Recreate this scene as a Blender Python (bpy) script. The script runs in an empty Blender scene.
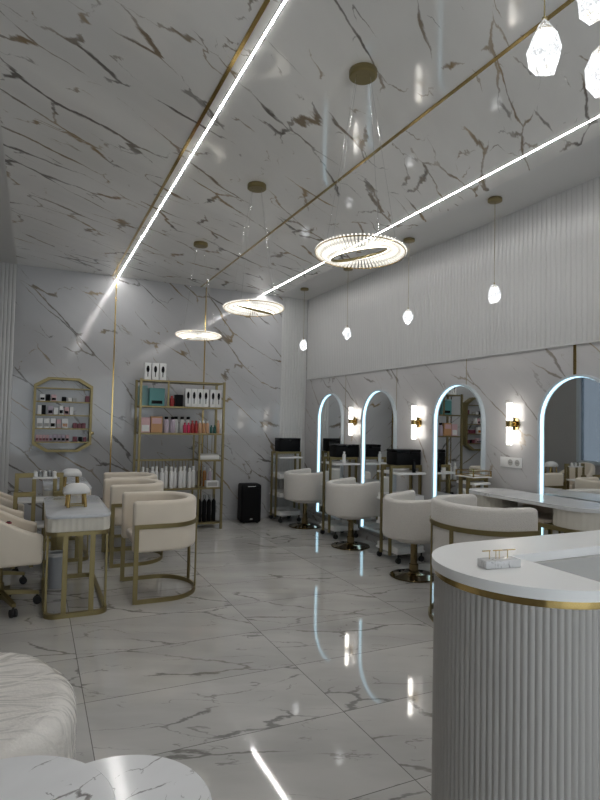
import bpy, bmesh, math, random
from mathutils import Vector, Matrix, noise as mnoise
C = bpy.context.scene.collection
PI = math.pi
R = math.radians
rnd = random.Random(7)

# ------------------------------------------------------------------ materials
def new_mat(name):
    m = bpy.data.materials.new(name); m.use_nodes = True
    nt = m.node_tree; return m, nt, nt.nodes['Principled BSDF']

def pset(b, **k):
    al = dict(color='Base Color', metal='Metallic', rough='Roughness', trans='Transmission Weight', coat='Coat Weight',
              coat_rough='Coat Roughness', sheen='Sheen Weight', emit='Emission Color', estr='Emission Strength', ior='IOR',
              spec='Specular IOR Level', alpha='Alpha')
    for kk, v in k.items():
        if kk in ('color', 'emit') and len(v) == 3: v = (*v, 1)
        b.inputs[al[kk]].default_value = v

def plain(name, color, rough=.5, bump=0, bscale=200, bdist=.002, var=0, vscale=3, **k):
    m, nt, b = new_mat(name); pset(b, color=color, rough=rough, **k)
    N, L = nt.nodes, nt.links
    tc = N.new('ShaderNodeTexCoord')
    if var:
        n = N.new('ShaderNodeTexNoise'); n.inputs['Scale'].default_value = vscale; n.inputs['Detail'].default_value = 5
        L.new(tc.outputs['Object'], n.inputs['Vector'])
        mx = N.new('ShaderNodeMix'); mx.data_type = 'RGBA'
        mx.inputs['A'].default_value = (*[c * (1 - var) for c in color[:3]], 1); mx.inputs['B'].default_value = (*[min(1, c * (1 + var)) for c in color[:3]], 1)
        L.new(n.outputs['Fac'], mx.inputs['Factor']); L.new(mx.outputs['Result'], b.inputs['Base Color'])
    if bump:
        n = N.new('ShaderNodeTexNoise'); n.inputs['Scale'].default_value = bscale; n.inputs['Detail'].default_value = 3
        L.new(tc.outputs['Object'], n.inputs['Vector'])
        bp = N.new('ShaderNodeBump'); bp.inputs['Strength'].default_value = bump; bp.inputs['Distance'].default_value = bdist
        L.new(n.outputs['Fac'], bp.inputs['Height']); L.new(bp.outputs['Normal'], b.inputs['Normal'])
    return m

def glow(name, color, strength):
    m, nt, b = new_mat(name); pset(b, color=(.8, .8, .8), emit=color, estr=strength, rough=.3); return m

def mth(nt, op, a, b=None, c=None, clamp=False):
    n = nt.nodes.new('ShaderNodeMath'); n.operation = op; n.use_clamp = clamp
    for i, v in enumerate((a, b, c)):
        if v is None: continue
        if isinstance(v, (int, float)): n.inputs[i].default_value = v
        else: nt.links.new(v, n.inputs[i])
    return n.outputs[0]

def marble(name, base, vein_a, vein_b, rot=(0, 0, 0), stretch=(1, 1, 1), s1=.9, w1=.018, s2=1.6, w2=.012, warp=.5, cloud=.06,
           rough=.08, thr=.47, amt=.85, tile=None, wave=0, cell=None, cloudscale=.8, spec=.5):
    """white stone with thin broken veins; tile = (x0, dx, y0, dy) draws a joint grid and offsets every tile;
    cell = (axis, length) repeats the same sheet along one axis, as printed panels do"""
    m, nt, b = new_mat(name); N, L = nt.nodes, nt.links
    pset(b, rough=rough, spec=spec)
    tc = N.new('ShaderNodeTexCoord'); vec = tc.outputs['Object']
    joint = None
    if tile:
        x0, dx, y0, dy = tile
        sp = N.new('ShaderNodeSeparateXYZ'); L.new(vec, sp.inputs[0])
        u = mth(nt, 'DIVIDE', mth(nt, 'SUBTRACT', sp.outputs[0], x0), dx); v = mth(nt, 'DIVIDE', mth(nt, 'SUBTRACT', sp.outputs[1], y0), dy)
        fu, fv = mth(nt, 'FLOOR', u), mth(nt, 'FLOOR', v)
        def edge(t, f, d):
            q = mth(nt, 'SUBTRACT', t, f)
            return mth(nt, 'MULTIPLY', mth(nt, 'MINIMUM', q, mth(nt, 'SUBTRACT', 1, q)), d)
        dmin = mth(nt, 'MINIMUM', edge(u, fu, dx), edge(v, fv, dy))
        joint = mth(nt, 'LESS_THAN', dmin, .0022)
        cb = N.new('ShaderNodeCombineXYZ'); L.new(fu, cb.inputs[0]); L.new(fv, cb.inputs[1])
        wn = N.new('ShaderNodeTexWhiteNoise'); wn.noise_dimensions = '2D'; L.new(cb.outputs[0], wn.inputs['Vector'])
        sc = N.new('ShaderNodeVectorMath'); sc.operation = 'MULTIPLY_ADD'
        L.new(wn.outputs['Color'], sc.inputs[0]); sc.inputs[1].default_value = (9, 9, 9); L.new(vec, sc.inputs[2]); vec = sc.outputs[0]
    mp = N.new('ShaderNodeMapping'); mp.vector_type = 'POINT'
    mp.inputs['Rotation'].default_value = rot
    L.new(vec, mp.inputs['Vector'])
    m2 = N.new('ShaderNodeMapping'); m2.inputs['Scale'].default_value = stretch; L.new(mp.outputs[0], m2.inputs['Vector'])
    vec = m2.outputs[0]
    nz = N.new('ShaderNodeTexNoise'); nz.inputs['Scale'].default_value = 2.2; nz.inputs['Detail'].default_value = 6; nz.inputs['Roughness'].default_value = .6
    L.new(vec, nz.inputs['Vector'])
    wv = N.new('ShaderNodeVectorMath'); wv.operation = 'MULTIPLY_ADD'; L.new(nz.outputs['Color'], wv.inputs[0])
    wv.inputs[1].default_value = (warp * .35, warp * .35, warp * .35); L.new(vec, wv.inputs[2]); pv = wv.outputs[0]
    def veins(scale, width, off, th, crack):
        ofs = N.new('ShaderNodeVectorMath'); ofs.operation = 'ADD'; ofs.inputs[1].default_value = off; L.new(pv, ofs.inputs[0])
        if crack:
            n1 = N.new('ShaderNodeTexVoronoi'); n1.feature = 'DISTANCE_TO_EDGE'; n1.inputs['Scale'].default_value = scale
            L.new(ofs.outputs[0], n1.inputs['Vector']); d = n1.outputs['Distance']
        else:
            n1 = N.new('ShaderNodeTexNoise'); n1.inputs['Scale'].default_value = scale; n1.inputs['Detail'].default_value = 1.5; n1.inputs['Roughness'].default_value = .45
            L.new(ofs.outputs[0], n1.inputs['Vector'])
            d = mth(nt, 'ABSOLUTE', mth(nt, 'SUBTRACT', n1.outputs['Fac'], .5))
        n2 = N.new('ShaderNodeTexNoise'); n2.inputs['Scale'].default_value = scale * (1.5 if crack else 2.3); n2.inputs['Detail'].default_value = 3
        of2 = N.new('ShaderNodeVectorMath'); of2.operation = 'ADD'; of2.inputs[1].default_value = (off[2] + 3.1, off[0], off[1] - 5); L.new(pv, of2.inputs[0])
        L.new(of2.outputs[0], n2.inputs['Vector'])
        msk = mth(nt, 'MULTIPLY', mth(nt, 'SUBTRACT', n2.outputs['Fac'], th), 6 if crack else 9, clamp=True)
        wd = mth(nt, 'ADD', mth(nt, 'MULTIPLY', msk, width), .0001)
        line = mth(nt, 'SUBTRACT', 1, mth(nt, 'DIVIDE', d, wd), clamp=True)
        line = mth(nt, 'MINIMUM', mth(nt, 'MULTIPLY', line, 1.7), 1)
        return mth(nt, 'MULTIPLY', line, mth(nt, 'POWER', msk, .5))
    v1 = veins(s1, w1, (0, 0, 0), thr, True); v2 = veins(s2, w2, (13.1, 4.7, 8.3), thr + .07, False)
    cl = N.new('ShaderNodeTexNoise'); cl.inputs['Scale'].default_value = cloudscale; cl.inputs['Detail'].default_value = 4; L.new(pv, cl.inputs['Vector'])
    mc = N.new('ShaderNodeMix'); mc.data_type = 'RGBA'
    mc.inputs['A'].default_value = (*[c * (1 - cloud * 2.2) for c in base], 1); mc.inputs['B'].default_value = (*[min(1, c * (1 + cloud)) for c in base], 1)
    L.new(mth(nt, 'MULTIPLY', mth(nt, 'SUBTRACT', cl.outputs['Fac'], .3), 2.4, clamp=True), mc.inputs['Factor'])
    vc = N.new('ShaderNodeMix'); vc.data_type = 'RGBA'; vc.inputs['A'].default_value = (*vein_a, 1); vc.inputs['B'].default_value = (*vein_b, 1)
    n3 = N.new('ShaderNodeTexNoise'); n3.inputs['Scale'].default_value = 1.7; L.new(vec, n3.inputs['Vector'])
    L.new(mth(nt, 'MULTIPLY', mth(nt, 'SUBTRACT', n3.outputs['Fac'], .42), 5, clamp=True), vc.inputs['Factor'])
    mv = N.new('ShaderNodeMix'); mv.data_type = 'RGBA'
    L.new(mth(nt, 'MULTIPLY', mth(nt, 'MAXIMUM', v1, mth(nt, 'MULTIPLY', v2, .7)), amt), mv.inputs['Factor'])
    L.new(mc.outputs['Result'], mv.inputs['A']); L.new(vc.outputs['Result'], mv.inputs['B'])
    out = mv.outputs['Result']
    if joint is not None:
        mj = N.new('ShaderNodeMix'); mj.data_type = 'RGBA'; L.new(joint, mj.inputs['Factor']); L.new(out, mj.inputs['A'])
        mj.inputs['B'].default_value = (.16, .155, .145, 1); out = mj.outputs['Result']
    L.new(out, b.inputs['Base Color'])
    if wave:
        wn = N.new('ShaderNodeTexNoise'); wn.inputs['Scale'].default_value = 1.3; wn.inputs['Detail'].default_value = 1
        L.new(tc.outputs['Object'], wn.inputs['Vector'])
        bp = N.new('ShaderNodeBump'); bp.inputs['Strength'].default_value = wave; bp.inputs['Distance'].default_value = .02
        L.new(wn.outputs['Fac'], bp.inputs['Height']); L.new(bp.outputs['Normal'], b.inputs['Normal'])
    return m

M = {}
GREY = (.17, .16, .15); BROWN = (.30, .20, .09)
M['marble_ceiling'] = marble('marble_ceiling', (.88, .865, .84), (.11, .09, .075), (.30, .19, .07), rot=(0, 0, R(-38)), stretch=(.5, 1.9, 1), s1=1.8, w1=.040, s2=2.2, w2=.008, warp=.85, rough=.07, thr=.43, amt=.88)
M['marble_wall'] = marble('marble_wall', (.50, .50, .51), (.11, .10, .09), (.25, .175, .08), rot=(0, R(-40), 0), stretch=(.5, 1, 1.9), s1=1.8, w1=.036, s2=2.2, w2=.007, warp=.85, rough=.09, thr=.43, amt=.9)
M['marble_side'] = marble('marble_side', (.58, .57, .57), (.18, .16, .14), (.32, .23, .12), rot=(R(-40), 0, 0), stretch=(1, .5, 1.9), s1=1.7, w1=.03, s2=2.4, w2=.006, warp=.8, rough=.12, thr=.46, amt=.75)
M['marble_floor'] = marble('marble_floor', (.54, .53, .51), (.13, .128, .12), (.19, .175, .15), rot=(0, 0, R(24)), stretch=(.7, 1.9, 1), s1=1.3, w1=.022, s2=2.2, w2=.006, warp=1.1, cloud=.08, rough=.05, thr=.42, amt=.72,
                           tile=(.29, 1.2, 1.97, .6), wave=.006, cloudscale=1.6, spec=.8)
M['marble_table'] = marble('marble_table', (.88, .885, .90), (.12, .11, .115), (.25, .23, .22), rot=(0, 0, R(-30)), stretch=(1.6, 3.2, 2), s1=2.2, w1=.035, s2=3, w2=.008, warp=.8, rough=.12, thr=.49)
M['marble_block'] = marble('marble_block', (.66, .66, .67), (.2, .2, .21), (.35, .35, .35), stretch=(14, 22, 14), s1=1.4, w1=.06, s2=3, w2=.03, warp=.8, rough=.2, thr=.45)
M['panel'] = plain('fluted_white_panel', (.60, .60, .595), .2)
M['paint'] = plain('white_paint', (.66, .655, .645), .5, bump=.03, bscale=60)
M['grey_paint'] = plain('grey_paint', (.36, .35, .34), .55, bump=.03, bscale=60)
M['gold'] = plain('satin_brass', (.28, .23, .115), .38, metal=.85, var=.08, vscale=9)
M['gold_dark'] = plain('dark_brass', (.27, .22, .105), .4, metal=.8, var=.08, vscale=9)
M['gold_shine'] = plain('polished_brass', (.46, .33, .13), .14, metal=1)
M['gold_base'] = plain('mirror_bronze', (.20, .15, .075), .07, metal=1)
M['cream'] = plain('cream_velvet', (.74, .665, .56), .85, bump=.15, bscale=350, var=.04, vscale=5, sheen=.4)
M['cream_in'] = plain('beige_velvet', (.68, .58, .48), .85, bump=.15, bscale=350, var=.04, vscale=5, sheen=.4)
M['boucle'] = plain('white_boucle', (.70, .67, .63), .9, bump=.9, bscale=140, bdist=.006, var=.06, vscale=60, sheen=.3)
M['white'] = plain('white_lacquer', (.80, .80, .795), .28)
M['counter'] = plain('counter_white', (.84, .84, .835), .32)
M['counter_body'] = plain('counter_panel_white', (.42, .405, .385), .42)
M['shade'] = plain('counter_inside_grey', (.42, .415, .40), .5)  # desk's inner shade put into the colour; plain grey on small items
M['greyrim'] = plain('mirror_frame_grey', (.50, .56, .60), .3)
M['mirror'] = plain('mirror_silver', (.80, .82, .82), .015, metal=1)
M['led'] = glow('led_white', (1, .985, .96), 68)
M['led_blue'] = glow('led_ice_blue', (.50, .82, 1), 1.0)
M['warm'] = glow('led_warm', (1, .94, .84), 3.5)
M['bulb'] = glow('bulb_white', (1, .97, .92), 2)
M['black'] = plain('black_plastic', (.004, .004, .005), .5, spec=.15, bump=.1, bscale=300)
M['black_gloss'] = plain('black_gloss', (.004, .004, .005), .25, spec=.2)
M['mesh_black'] = plain('black_grille', (.006, .006, .007), .7, spec=.15, bump=.8, bscale=500)
M['rubber'] = plain('black_rubber', (.02, .02, .02), .6)
M['chrome'] = plain('chrome', (.7, .7, .7), .15, metal=1)
M['skirt'] = plain('cream_skirt', (.66, .63, .56), .8, bump=.2, bscale=250, var=.05, vscale=8)
M['box_inside'] = plain('beige_board', (.52, .45, .38), .6)
M['tabletop'] = marble('tabletop_glass_marble', (.62, .64, .67), (.4, .41, .43), (.45, .44, .42), stretch=(3, 5, 3), s1=1.2, w1=.03, s2=2, w2=.02, rough=.1, thr=.5, amt=.5)
M['tabletop_white'] = marble('white_marble_top', (.74, .75, .76), (.4, .4, .42), (.45, .43, .40), stretch=(2, 4, 2), s1=1.2, w1=.03, s2=2, w2=.02, rough=.12, thr=.5, amt=.6)
M['pillow'] = plain('white_leatherette', (.74, .74, .735), .45, bump=.15, bscale=90)
M['bag'] = plain('bin_plastic_grey', (.42, .44, .47), .35)

def col(name, c, rough=.4): 
    if name not in M: M[name] = plain(name, c, rough)
    return M[name]

def crystal_mat(name, tint, e, scale):
    m, nt, b = new_mat(name); N, L = nt.nodes, nt.links
    pset(b, color=tint, rough=.06, trans=.75, ior=1.5, emit=tint)
    tc = N.new('ShaderNodeTexCoord'); v = N.new('ShaderNodeTexVoronoi'); v.inputs['Scale'].default_value = scale
    L.new(tc.outputs['Object'], v.inputs['Vector'])
    r = N.new('ShaderNodeMapRange'); r.inputs['From Min'].default_value = 0; r.inputs['From Max'].default_value = .7
    r.inputs['To Min'].default_value = e * 1.6; r.inputs['To Max'].default_value = e * .15
    L.new(v.outputs['Distance'], r.inputs['Value']); L.new(r.outputs[0], b.inputs['Emission Strength'])
    return m
M['crystal'] = crystal_mat('bubble_crystal_lit', (.95, .97, 1), .33, 150)
M['rod'] = crystal_mat('crystal_rod_lit', (1, .97, .90), .30, 45)
M['tube'] = crystal_mat('crystal_tube_lit', (1, .97, .92), 3.5, 60)

# pane: clear but reflecting
def pane_mat(name, tint):
    m = bpy.data.materials.new(name); m.use_nodes = True; nt = m.node_tree; N, L = nt.nodes, nt.links
    N.remove(N['Principled BSDF'])
    t = N.new('ShaderNodeBsdfTransparent'); t.inputs[0].default_value = tint; g = N.new('ShaderNodeBsdfGlossy'); g.inputs['Roughness'].default_value = .02
    f = N.new('ShaderNodeFresnel'); f.inputs[0].default_value = 1.5; mx = N.new('ShaderNodeMixShader')
    L.new(f.outputs[0], mx.inputs[0]); L.new(t.outputs[0], mx.inputs[1]); L.new(g.outputs[0], mx.inputs[2]); L.new(mx.outputs[0], N['Material Output'].inputs[0])
    return m
M['pane'] = pane_mat('clear_pane', (.93, .96, .97, 1)); M['pane_dimming'] = pane_mat('dimming_pane', (.34, .37, .40, 1))  # second pane's tint is added to dim the daylight in the left window

# plastic film over boucle for the pouf
def wrap_mat():
    m, nt, b = new_mat('boucle_under_film'); N, L = nt.nodes, nt.links
    pset(b, color=(.80, .77, .73), rough=.8, coat=1, coat_rough=.07)
    tc = N.new('ShaderNodeTexCoord')
    n = N.new('ShaderNodeTexNoise'); n.inputs['Scale'].default_value = 90; L.new(tc.outputs['Object'], n.inputs['Vector'])
    bp = N.new('ShaderNodeBump'); bp.inputs['Strength'].default_value = .5; bp.inputs['Distance'].default_value = .004
    L.new(n.outputs['Fac'], bp.inputs['Height']); L.new(bp.outputs['Normal'], b.inputs['Normal'])
    mp = N.new('ShaderNodeMapping'); mp.inputs['Rotation'].default_value = (0, 0, R(35)); mp.inputs['Scale'].default_value = (3, 6, 5); L.new(tc.outputs['Object'], mp.inputs['Vector'])
    w = N.new('ShaderNodeTexNoise'); w.inputs['Scale'].default_value = 1; w.inputs['Detail'].default_value = 2.5; w.inputs['Distortion'].default_value = 2.2; L.new(mp.outputs[0], w.inputs['Vector'])
    b2 = N.new('ShaderNodeBump'); b2.inputs['Strength'].default_value = 1; b2.inputs['Distance'].default_value = .028
    L.new(w.outputs['Fac'], b2.inputs['Height']); L.new(b2.outputs['Normal'], b.inputs['Coat Normal'])
    return m
M['wrap'] = wrap_mat()

# ------------------------------------------------------------------ mesh helpers
class MB:
    def __init__(s): s.bm = bmesh.new()
    def join(s, b2, mat=None):
        if mat is not None: bmesh.ops.transform(b2, matrix=mat, verts=b2.verts)
        me = bpy.data.meshes.new('t'); b2.to_mesh(me); b2.free(); s.bm.from_mesh(me); bpy.data.meshes.remove(me); return s
    def box(s, x0, y0, z0, x1, y1, z1, bev=0, seg=2, mat=None):
        b = bmesh.new(); bmesh.ops.create_cube(b, size=1)
        bmesh.ops.transform(b, verts=b.verts, matrix=Matrix.Translation(((x0 + x1) / 2, (y0 + y1) / 2, (z0 + z1) / 2)) @ Matrix.Diagonal((x1 - x0, y1 - y0, z1 - z0, 1)))
        if bev: bmesh.ops.bevel(b, geom=b.edges[:] + b.verts[:], offset=bev, segments=seg, affect='EDGES', profile=.5)
        return s.join(b, mat)
    def cyl(s, p0, p1, r, seg=16, r2=None):
        p0, p1 = Vector(p0), Vector(p1); d = p1 - p0
        b = bmesh.new(); bmesh.ops.create_cone(b, cap_ends=True, segments=seg, radius1=r, radius2=r if r2 is None else r2, depth=d.length)
        q = Vector((0, 0, 1)).rotation_difference(d.normalized()).to_matrix().to_4x4()
        return s.join(b, Matrix.Translation((p0 + p1) / 2) @ q)
    def lathe(s, prof, seg=24, c=(0, 0, 0)):
        rings = []
        for r, z in prof:
            if r < 1e-5: rings.append([s.bm.verts.new((c[0], c[1], c[2] + z))])
            else: rings.append([s.bm.verts.new((c[0] + r * math.cos(2 * PI * i / seg), c[1] + r * math.sin(2 * PI * i / seg), c[2] + z)) for i in range(seg)])
        for a, b in zip(rings, rings[1:]):
            for i in range(seg):
                j = (i + 1) % seg
                f = [a[i % len(a)], a[j % len(a)], b[j % len(b)], b[i % len(b)]]
                f = list(dict.fromkeys(f))
                if len(f) > 2: s.bm.faces.new(f)
        return s
    def rings(s, rs, closed=False, caps=True):
        vs = [[s.bm.verts.new(p) for p in r] for r in rs]; n = len(vs[0])
        pr = list(zip(vs, vs[1:])) + ([(vs[-1], vs[0])] if closed else [])
        for a, b in pr:
            for i in range(n):
                j = (i + 1) % n; s.bm.faces.new((a[i], a[j], b[j], b[i]))
        if caps and not closed: s.bm.faces.new(vs[0][::-1]); s.bm.faces.new(vs[-1])
        return s
    def bar(s, path, w, h, closed=False):
        """a flat bar swept along a path in plan; w across the path, h upright"""
        P = [Vector(p) for p in path]; n = len(P); rs = []
        for i, p in enumerate(P):
            if closed: d = P[(i + 1) % n] - P[i - 1]; 
            else: d = P[min(i + 1, n - 1)] - P[max(i - 1, 0)]
            d.z = 0; d.normalize(); k = Vector((-d.y, d.x, 0)) * w / 2; u = Vector((0, 0, h / 2))
            rs.append([p - k - u, p + k - u, p + k + u, p - k + u])
        return s.rings(rs, closed)
    def prism(s, outline, z0, z1, bev=0, seg=2):
        b = bmesh.new(); n = len(outline)
        lo = [b.verts.new((x, y, z0)) for x, y in outline]; hi = [b.verts.new((x, y, z1)) for x, y in outline]
        b.faces.new(lo[::-1]); b.faces.new(hi)
        for i in range(n): b.faces.new((lo[i], lo[(i + 1) % n], hi[(i + 1) % n], hi[i]))
        if bev: bmesh.ops.bevel(b, geom=[e for e in b.edges if abs(e.verts[0].co.z - e.verts[1].co.z) < 1e-6], offset=bev, segments=seg, affect='EDGES', profile=.5)
        return s.join(b)
    def build(s, name, mat, parent=None, smooth=35, loc=None, rz=0):
        bmesh.ops.recalc_face_normals(s.bm, faces=s.bm.faces)
        me = bpy.data.meshes.new(name); s.bm.to_mesh(me); s.bm.free()
        if smooth:
            for p in me.polygons: p.use_smooth = True
            me.set_sharp_from_angle(angle=R(smooth))
        me.materials.append(M[mat] if isinstance(mat, str) else mat)
        o = bpy.data.objects.new(name, me); C.objects.link(o)
        if parent is not None: o.parent = parent
        if loc is not None: o.location = loc
        if rz: o.rotation_euler.z = rz
        return o

def tag(o, label, cat, group=None, kind=None):
    o['label'] = label; o['category'] = cat
    if group: o['group'] = group
    if kind: o['kind'] = kind
    return o
def thing(name, label, cat, loc=(0, 0, 0), rz=0, group=None):
    o = bpy.data.objects.new(name, None); C.objects.link(o); o.empty_display_size = .1
    o.location = loc; o.rotation_euler = (0, 0, rz); return tag(o, label, cat, group)
def dup(root, loc, rz, label, group=None, scale=None):
    kids = {}
    for o in C.objects:
        if o.parent: kids.setdefault(o.parent.name, []).append(o)
    def cp(o, par):
        c = o.copy(); C.objects.link(c)
        if par: c.parent = par
        for k in kids.get(o.name, []): cp(k, c)
        return c
    r = cp(root, None); r.location = loc; r.rotation_euler = (0, 0, rz)
    if scale: r.scale = scale
    r['label'] = label
    if group: r['group'] = group
    return r
def struct(name, mb, mat, label, cat, smooth=35):
    o = mb.build(name, mat, smooth=smooth); return tag(o, label, cat, None, 'structure')

def rrect(x0, y0, x1, y1, r, n=6):
    pts = []
    for cx, cy, a in ((x1 - r, y0 + r, -90), (x1 - r, y1 - r, 0), (x0 + r, y1 - r, 90), (x0 + r, y0 + r, 180)):
        for i in range(n + 1):
            t = R(a + 90 * i / n); pts.append((cx + r * math.cos(t), cy + r * math.sin(t)))
    return pts
def resample(pts, step, closed=True):
    P = [Vector((*p, 0)) for p in pts] + ([Vector((*pts[0], 0))] if closed else [])
    L = [0]
    for a, b in zip(P, P[1:]): L.append(L[-1] + (b - a).length)
    n = max(3, round(L[-1] / step)); out = []; j = 0
    for i in range(n if closed else n + 1):
        t = L[-1] * i / n
        while j < len(P) - 2 and L[j + 1] < t: j += 1
        q = (t - L[j]) / max(1e-9, L[j + 1] - L[j]); out.append(P[j].lerp(P[j + 1], q))
    return out
def flute(pts, pitch, depth, closed=True, per=4):
    """scalloped outline: rounded ribs with sharp grooves"""
    n = max(4, round(sum((Vector(b) - Vector(a)).length for a, b in zip(pts, pts[1:] + ([pts[0]] if closed else []))) / pitch)) * per
    tot = sum((Vector(b) - Vector(a)).length for a, b in zip(pts, pts[1:] + ([pts[0]] if closed else [])))
    P = resample(pts, tot / n, closed); out = []
    m = len(P)
    for i, p in enumerate(P):
        d = (P[(i + 1) % m] - P[i - 1]) if closed else (P[min(i + 1, m - 1)] - P[max(i - 1, 0)])
        d.normalize(); k = Vector((d.y, -d.x, 0))
        ph = (i % per) / per
        q = p + k * (depth * (math.sin(PI * ph) - 1)); out.append((q.x, q.y))
    return out

ORD = ['first', 'second', 'third', 'fourth', 'fifth', 'sixth', 'seventh', 'eighth', 'ninth', 'tenth']
def nth(i, n):
    if i == 0: return 'leftmost'
    if i == n - 1: return 'rightmost'
    return ORD[i] + ' from left'

# ------------------------------------------------------------------ the room
XL, XR, YF, YB, ZC = -1.3, 3.9, -2.2, 8.1, 3.43
ZM = 2.15
struct('floor', MB().box(XL - .2, YF - .2, -.1, XR + .2, YB + .2, 0), 'marble_floor', 'polished pale grey marble tile floor with grey veins', 'floor')
struct('ceiling', MB().box(-.27, YF, ZC, 3.35, YB, ZC + .1), 'marble_ceiling', 'glossy white marble ceiling with brown veins', 'ceiling')
struct('ceiling_left', MB().box(XL, YF, ZC, -.27, YB, ZC + .1), 'paint', 'plain white ceiling border along the left wall', 'ceiling')
struct('ceiling_right', MB().box(3.35, YF, ZC, XR, YB, ZC + .1), 'paint', 'plain white ceiling border carrying the row of small pendants', 'ceiling')
struct('wall_back', MB().box(XL - .2, YB, 0, XR + .2, YB + .15, ZC + .1), 'marble_wall', 'glossy white marble back wall with brown veins', 'wall')
def fluted_wall(name, p0, p1, z0, z1, pitch, depth, label, thick=.03):
    a, b = Vector((*p0, 0)), Vector((*p1, 0)); d = (b - a); L = d.length; d.normalize(); nrm = Vector((d.y, -d.x, 0))
    n = round(L / pitch); pr = []
    for i in range(n):
        for t, h in ((0, 0), (.12, .75), (.3, 1), (.7, 1), (.88, .75)):
            pr.append(a + d * (L * (i + t) / n) + nrm * depth * h)
    pr.append(b)
    out = [(p.x, p.y) for p in pr] + [tuple((b - nrm * thick)[:2]), tuple((a - nrm * thick)[:2])]
    return struct(name, MB().prism(out, z0, z1), 'panel', label, 'wall', smooth=30)
struct('wall_right', MB().box(XR, YF - .2, 0, XR + .15, YB, ZM), 'marble_side', 'marble lower right wall carrying the arched mirrors', 'wall')
struct('wall_right_backing', MB().box(XR + .02, YF - .2, ZM, XR + .15, YB, ZC + .1), 'panel', 'backing above the marble of the right wall', 'wall')
fluted_wall('wall_right_upper', (XR, YB - .015), (XR, YF), ZM, ZC, 0.05, .006, 'white fluted panelling above the marble on the right wall')
fluted_wall('wall_back_right', (3.46, YB), (XR - .0, YB), 0, ZC, 0.044, .008, 'white fluted strip of the back wall beside the mirror wall', thick=.01)
fluted_wall('wall_back_left', (XL, YB), (-.27, YB), 0, ZC, 0.044, .008, 'white fluted strip of the back wall in the left corner', thick=.01)
# left wall with a window, front wall with the shop window
wy0, wy1, wz0, wz1 = 5.3, 7.3, .82, 2.55
struct('wall_left', MB().box(XL - .15, YF - .2, 0, XL, wy0, ZC + .1).box(XL - .15, wy1, 0, XL, YB, ZC + .1)
       .box(XL - .15, wy0, 0, XL, wy1, wz0).box(XL - .15, wy0, wz1, XL, wy1, ZC + .1), 'grey_paint', 'plain grey painted left wall', 'wall')
def window(name, axis, pos, a0, a1, z0, z1, bars, label):
    fr = MB()
    def bx(u0, v0, u1, v1, t0=-.12, t1=.015):
        if axis == 'x': fr.box(pos + t0, u0, v0, pos + t1, u1, v1, .003)
        else: fr.box(u0, pos + t0, v0, u1, pos + t1, v1, .003)
    w = .06
    bx(a0, z0, a1, z0 + w); bx(a0, z1 - w, a1, z1); bx(a0, z0, a0 + w, z1); bx(a1 - w, z0, a1, z1)
    for k in range(1, bars):
        u = a0 + (a1 - a0) * k / bars; bx(u - .025, z0, u + .025, z1, -.08, -.02)
    o = struct(name, fr, 'greyrim', label, 'window')
    g = MB(); g.box(*((pos - .055, a0 + w, z0 + w, pos - .045, a1 - w, z1 - w) if axis == 'x' else (a0 + w, pos - .055, z0 + w, a1 - w, pos - .045, z1 - w)))
    g.build('pane', 'pane_dimming' if axis == 'x' else 'pane', o); return o
window('window_1', 'x', XL, wy0, wy1, wz0, wz1, 2, 'grey framed window in the left wall seen in the mirror')
fx0, fx1, fz1 = -.9, 3.5, 2.7
struct('wall_front', MB().box(XL - .15, YF - .15, 0, fx0, YF, ZC + .1).box(fx1, YF - .15, 0, XR + .15, YF, ZC + .1).box(fx0, YF - .15, fz1, fx1, YF, ZC + .1), 'paint', 'white front wall around the shop window', 'wall')
window('window_2', 'y', YF, fx0, fx1, 0, fz1, 4, 'wide shop front window behind the camera')
# trims
def trim(n, mb, label, mat='gold_shine'): return struct('trim_%d' % n, mb, mat, label, 'trim')
trim(1, MB().box(.899, YF, ZC - .006, .921, YB, ZC + .01), 'brass strip in the ceiling beside the left light line')
trim(2, MB().box(2.14, YF, ZC - .006, 2.162, YB, ZC + .01), 'brass strip along the middle of the marble ceiling')
trim(3, MB().box(.955, YB - .006, .08, .972, YB + .01, ZC), 'brass strip down the back wall left of the shelving')
trim(4, MB().box(2.225, YB - .006, .08, 2.242, YB + .01, ZC), 'brass strip down the back wall behind the shelving')
trim(5, MB().box(XR - .006, 3.14, .1, XR + .01, 3.165, ZM), 'brass strip down the mirror wall at the nearest mirror')
for i, y in enumerate((4.41, 5.61, 6.83)):
    trim(6 + i, MB().box(XR - .002, y - .003, .1, XR + .01, y + .003, ZM), 'dark joint between marble sheets of the mirror wall', 'gold_dark')
trim(9, MB().box(XR - .012, YF, ZM - .008, XR + .01, YB - .015, ZM + .008), 'pale edging along the top of the marble on the right wall', 'panel')
struct('baseboard_back', MB().box(-.27, YB - .014, 0, 3.46, YB + .01, .085, .003), 'marble_wall', 'low marble skirting along the back wall', 'baseboard')
struct('baseboard_right', MB().box(XR - .014, YF, 0, XR + .01, YB - .015, .085, .003), 'marble_side', 'low marble skirting along the mirror wall', 'baseboard')

# light lines in the ceiling
def light_line(x, label):
    t = thing('ceiling_light_line', label, 'ceiling light', (x, 0, ZC))
    MB().box(-.009, YF + .05, -.0015, .009, YB - .01, .02).build('channel', 'rubber', t)
    MB().box(-.0046, YF + .06, -.0025, .0046, YB - .02, -.003).build('diffuser', 'led', t)
light_line(.985, 'long white light line in the ceiling on the left, beside the brass strip')
light_line(3.13, 'long white light line in the ceiling on the right, near the pendant row')

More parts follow.
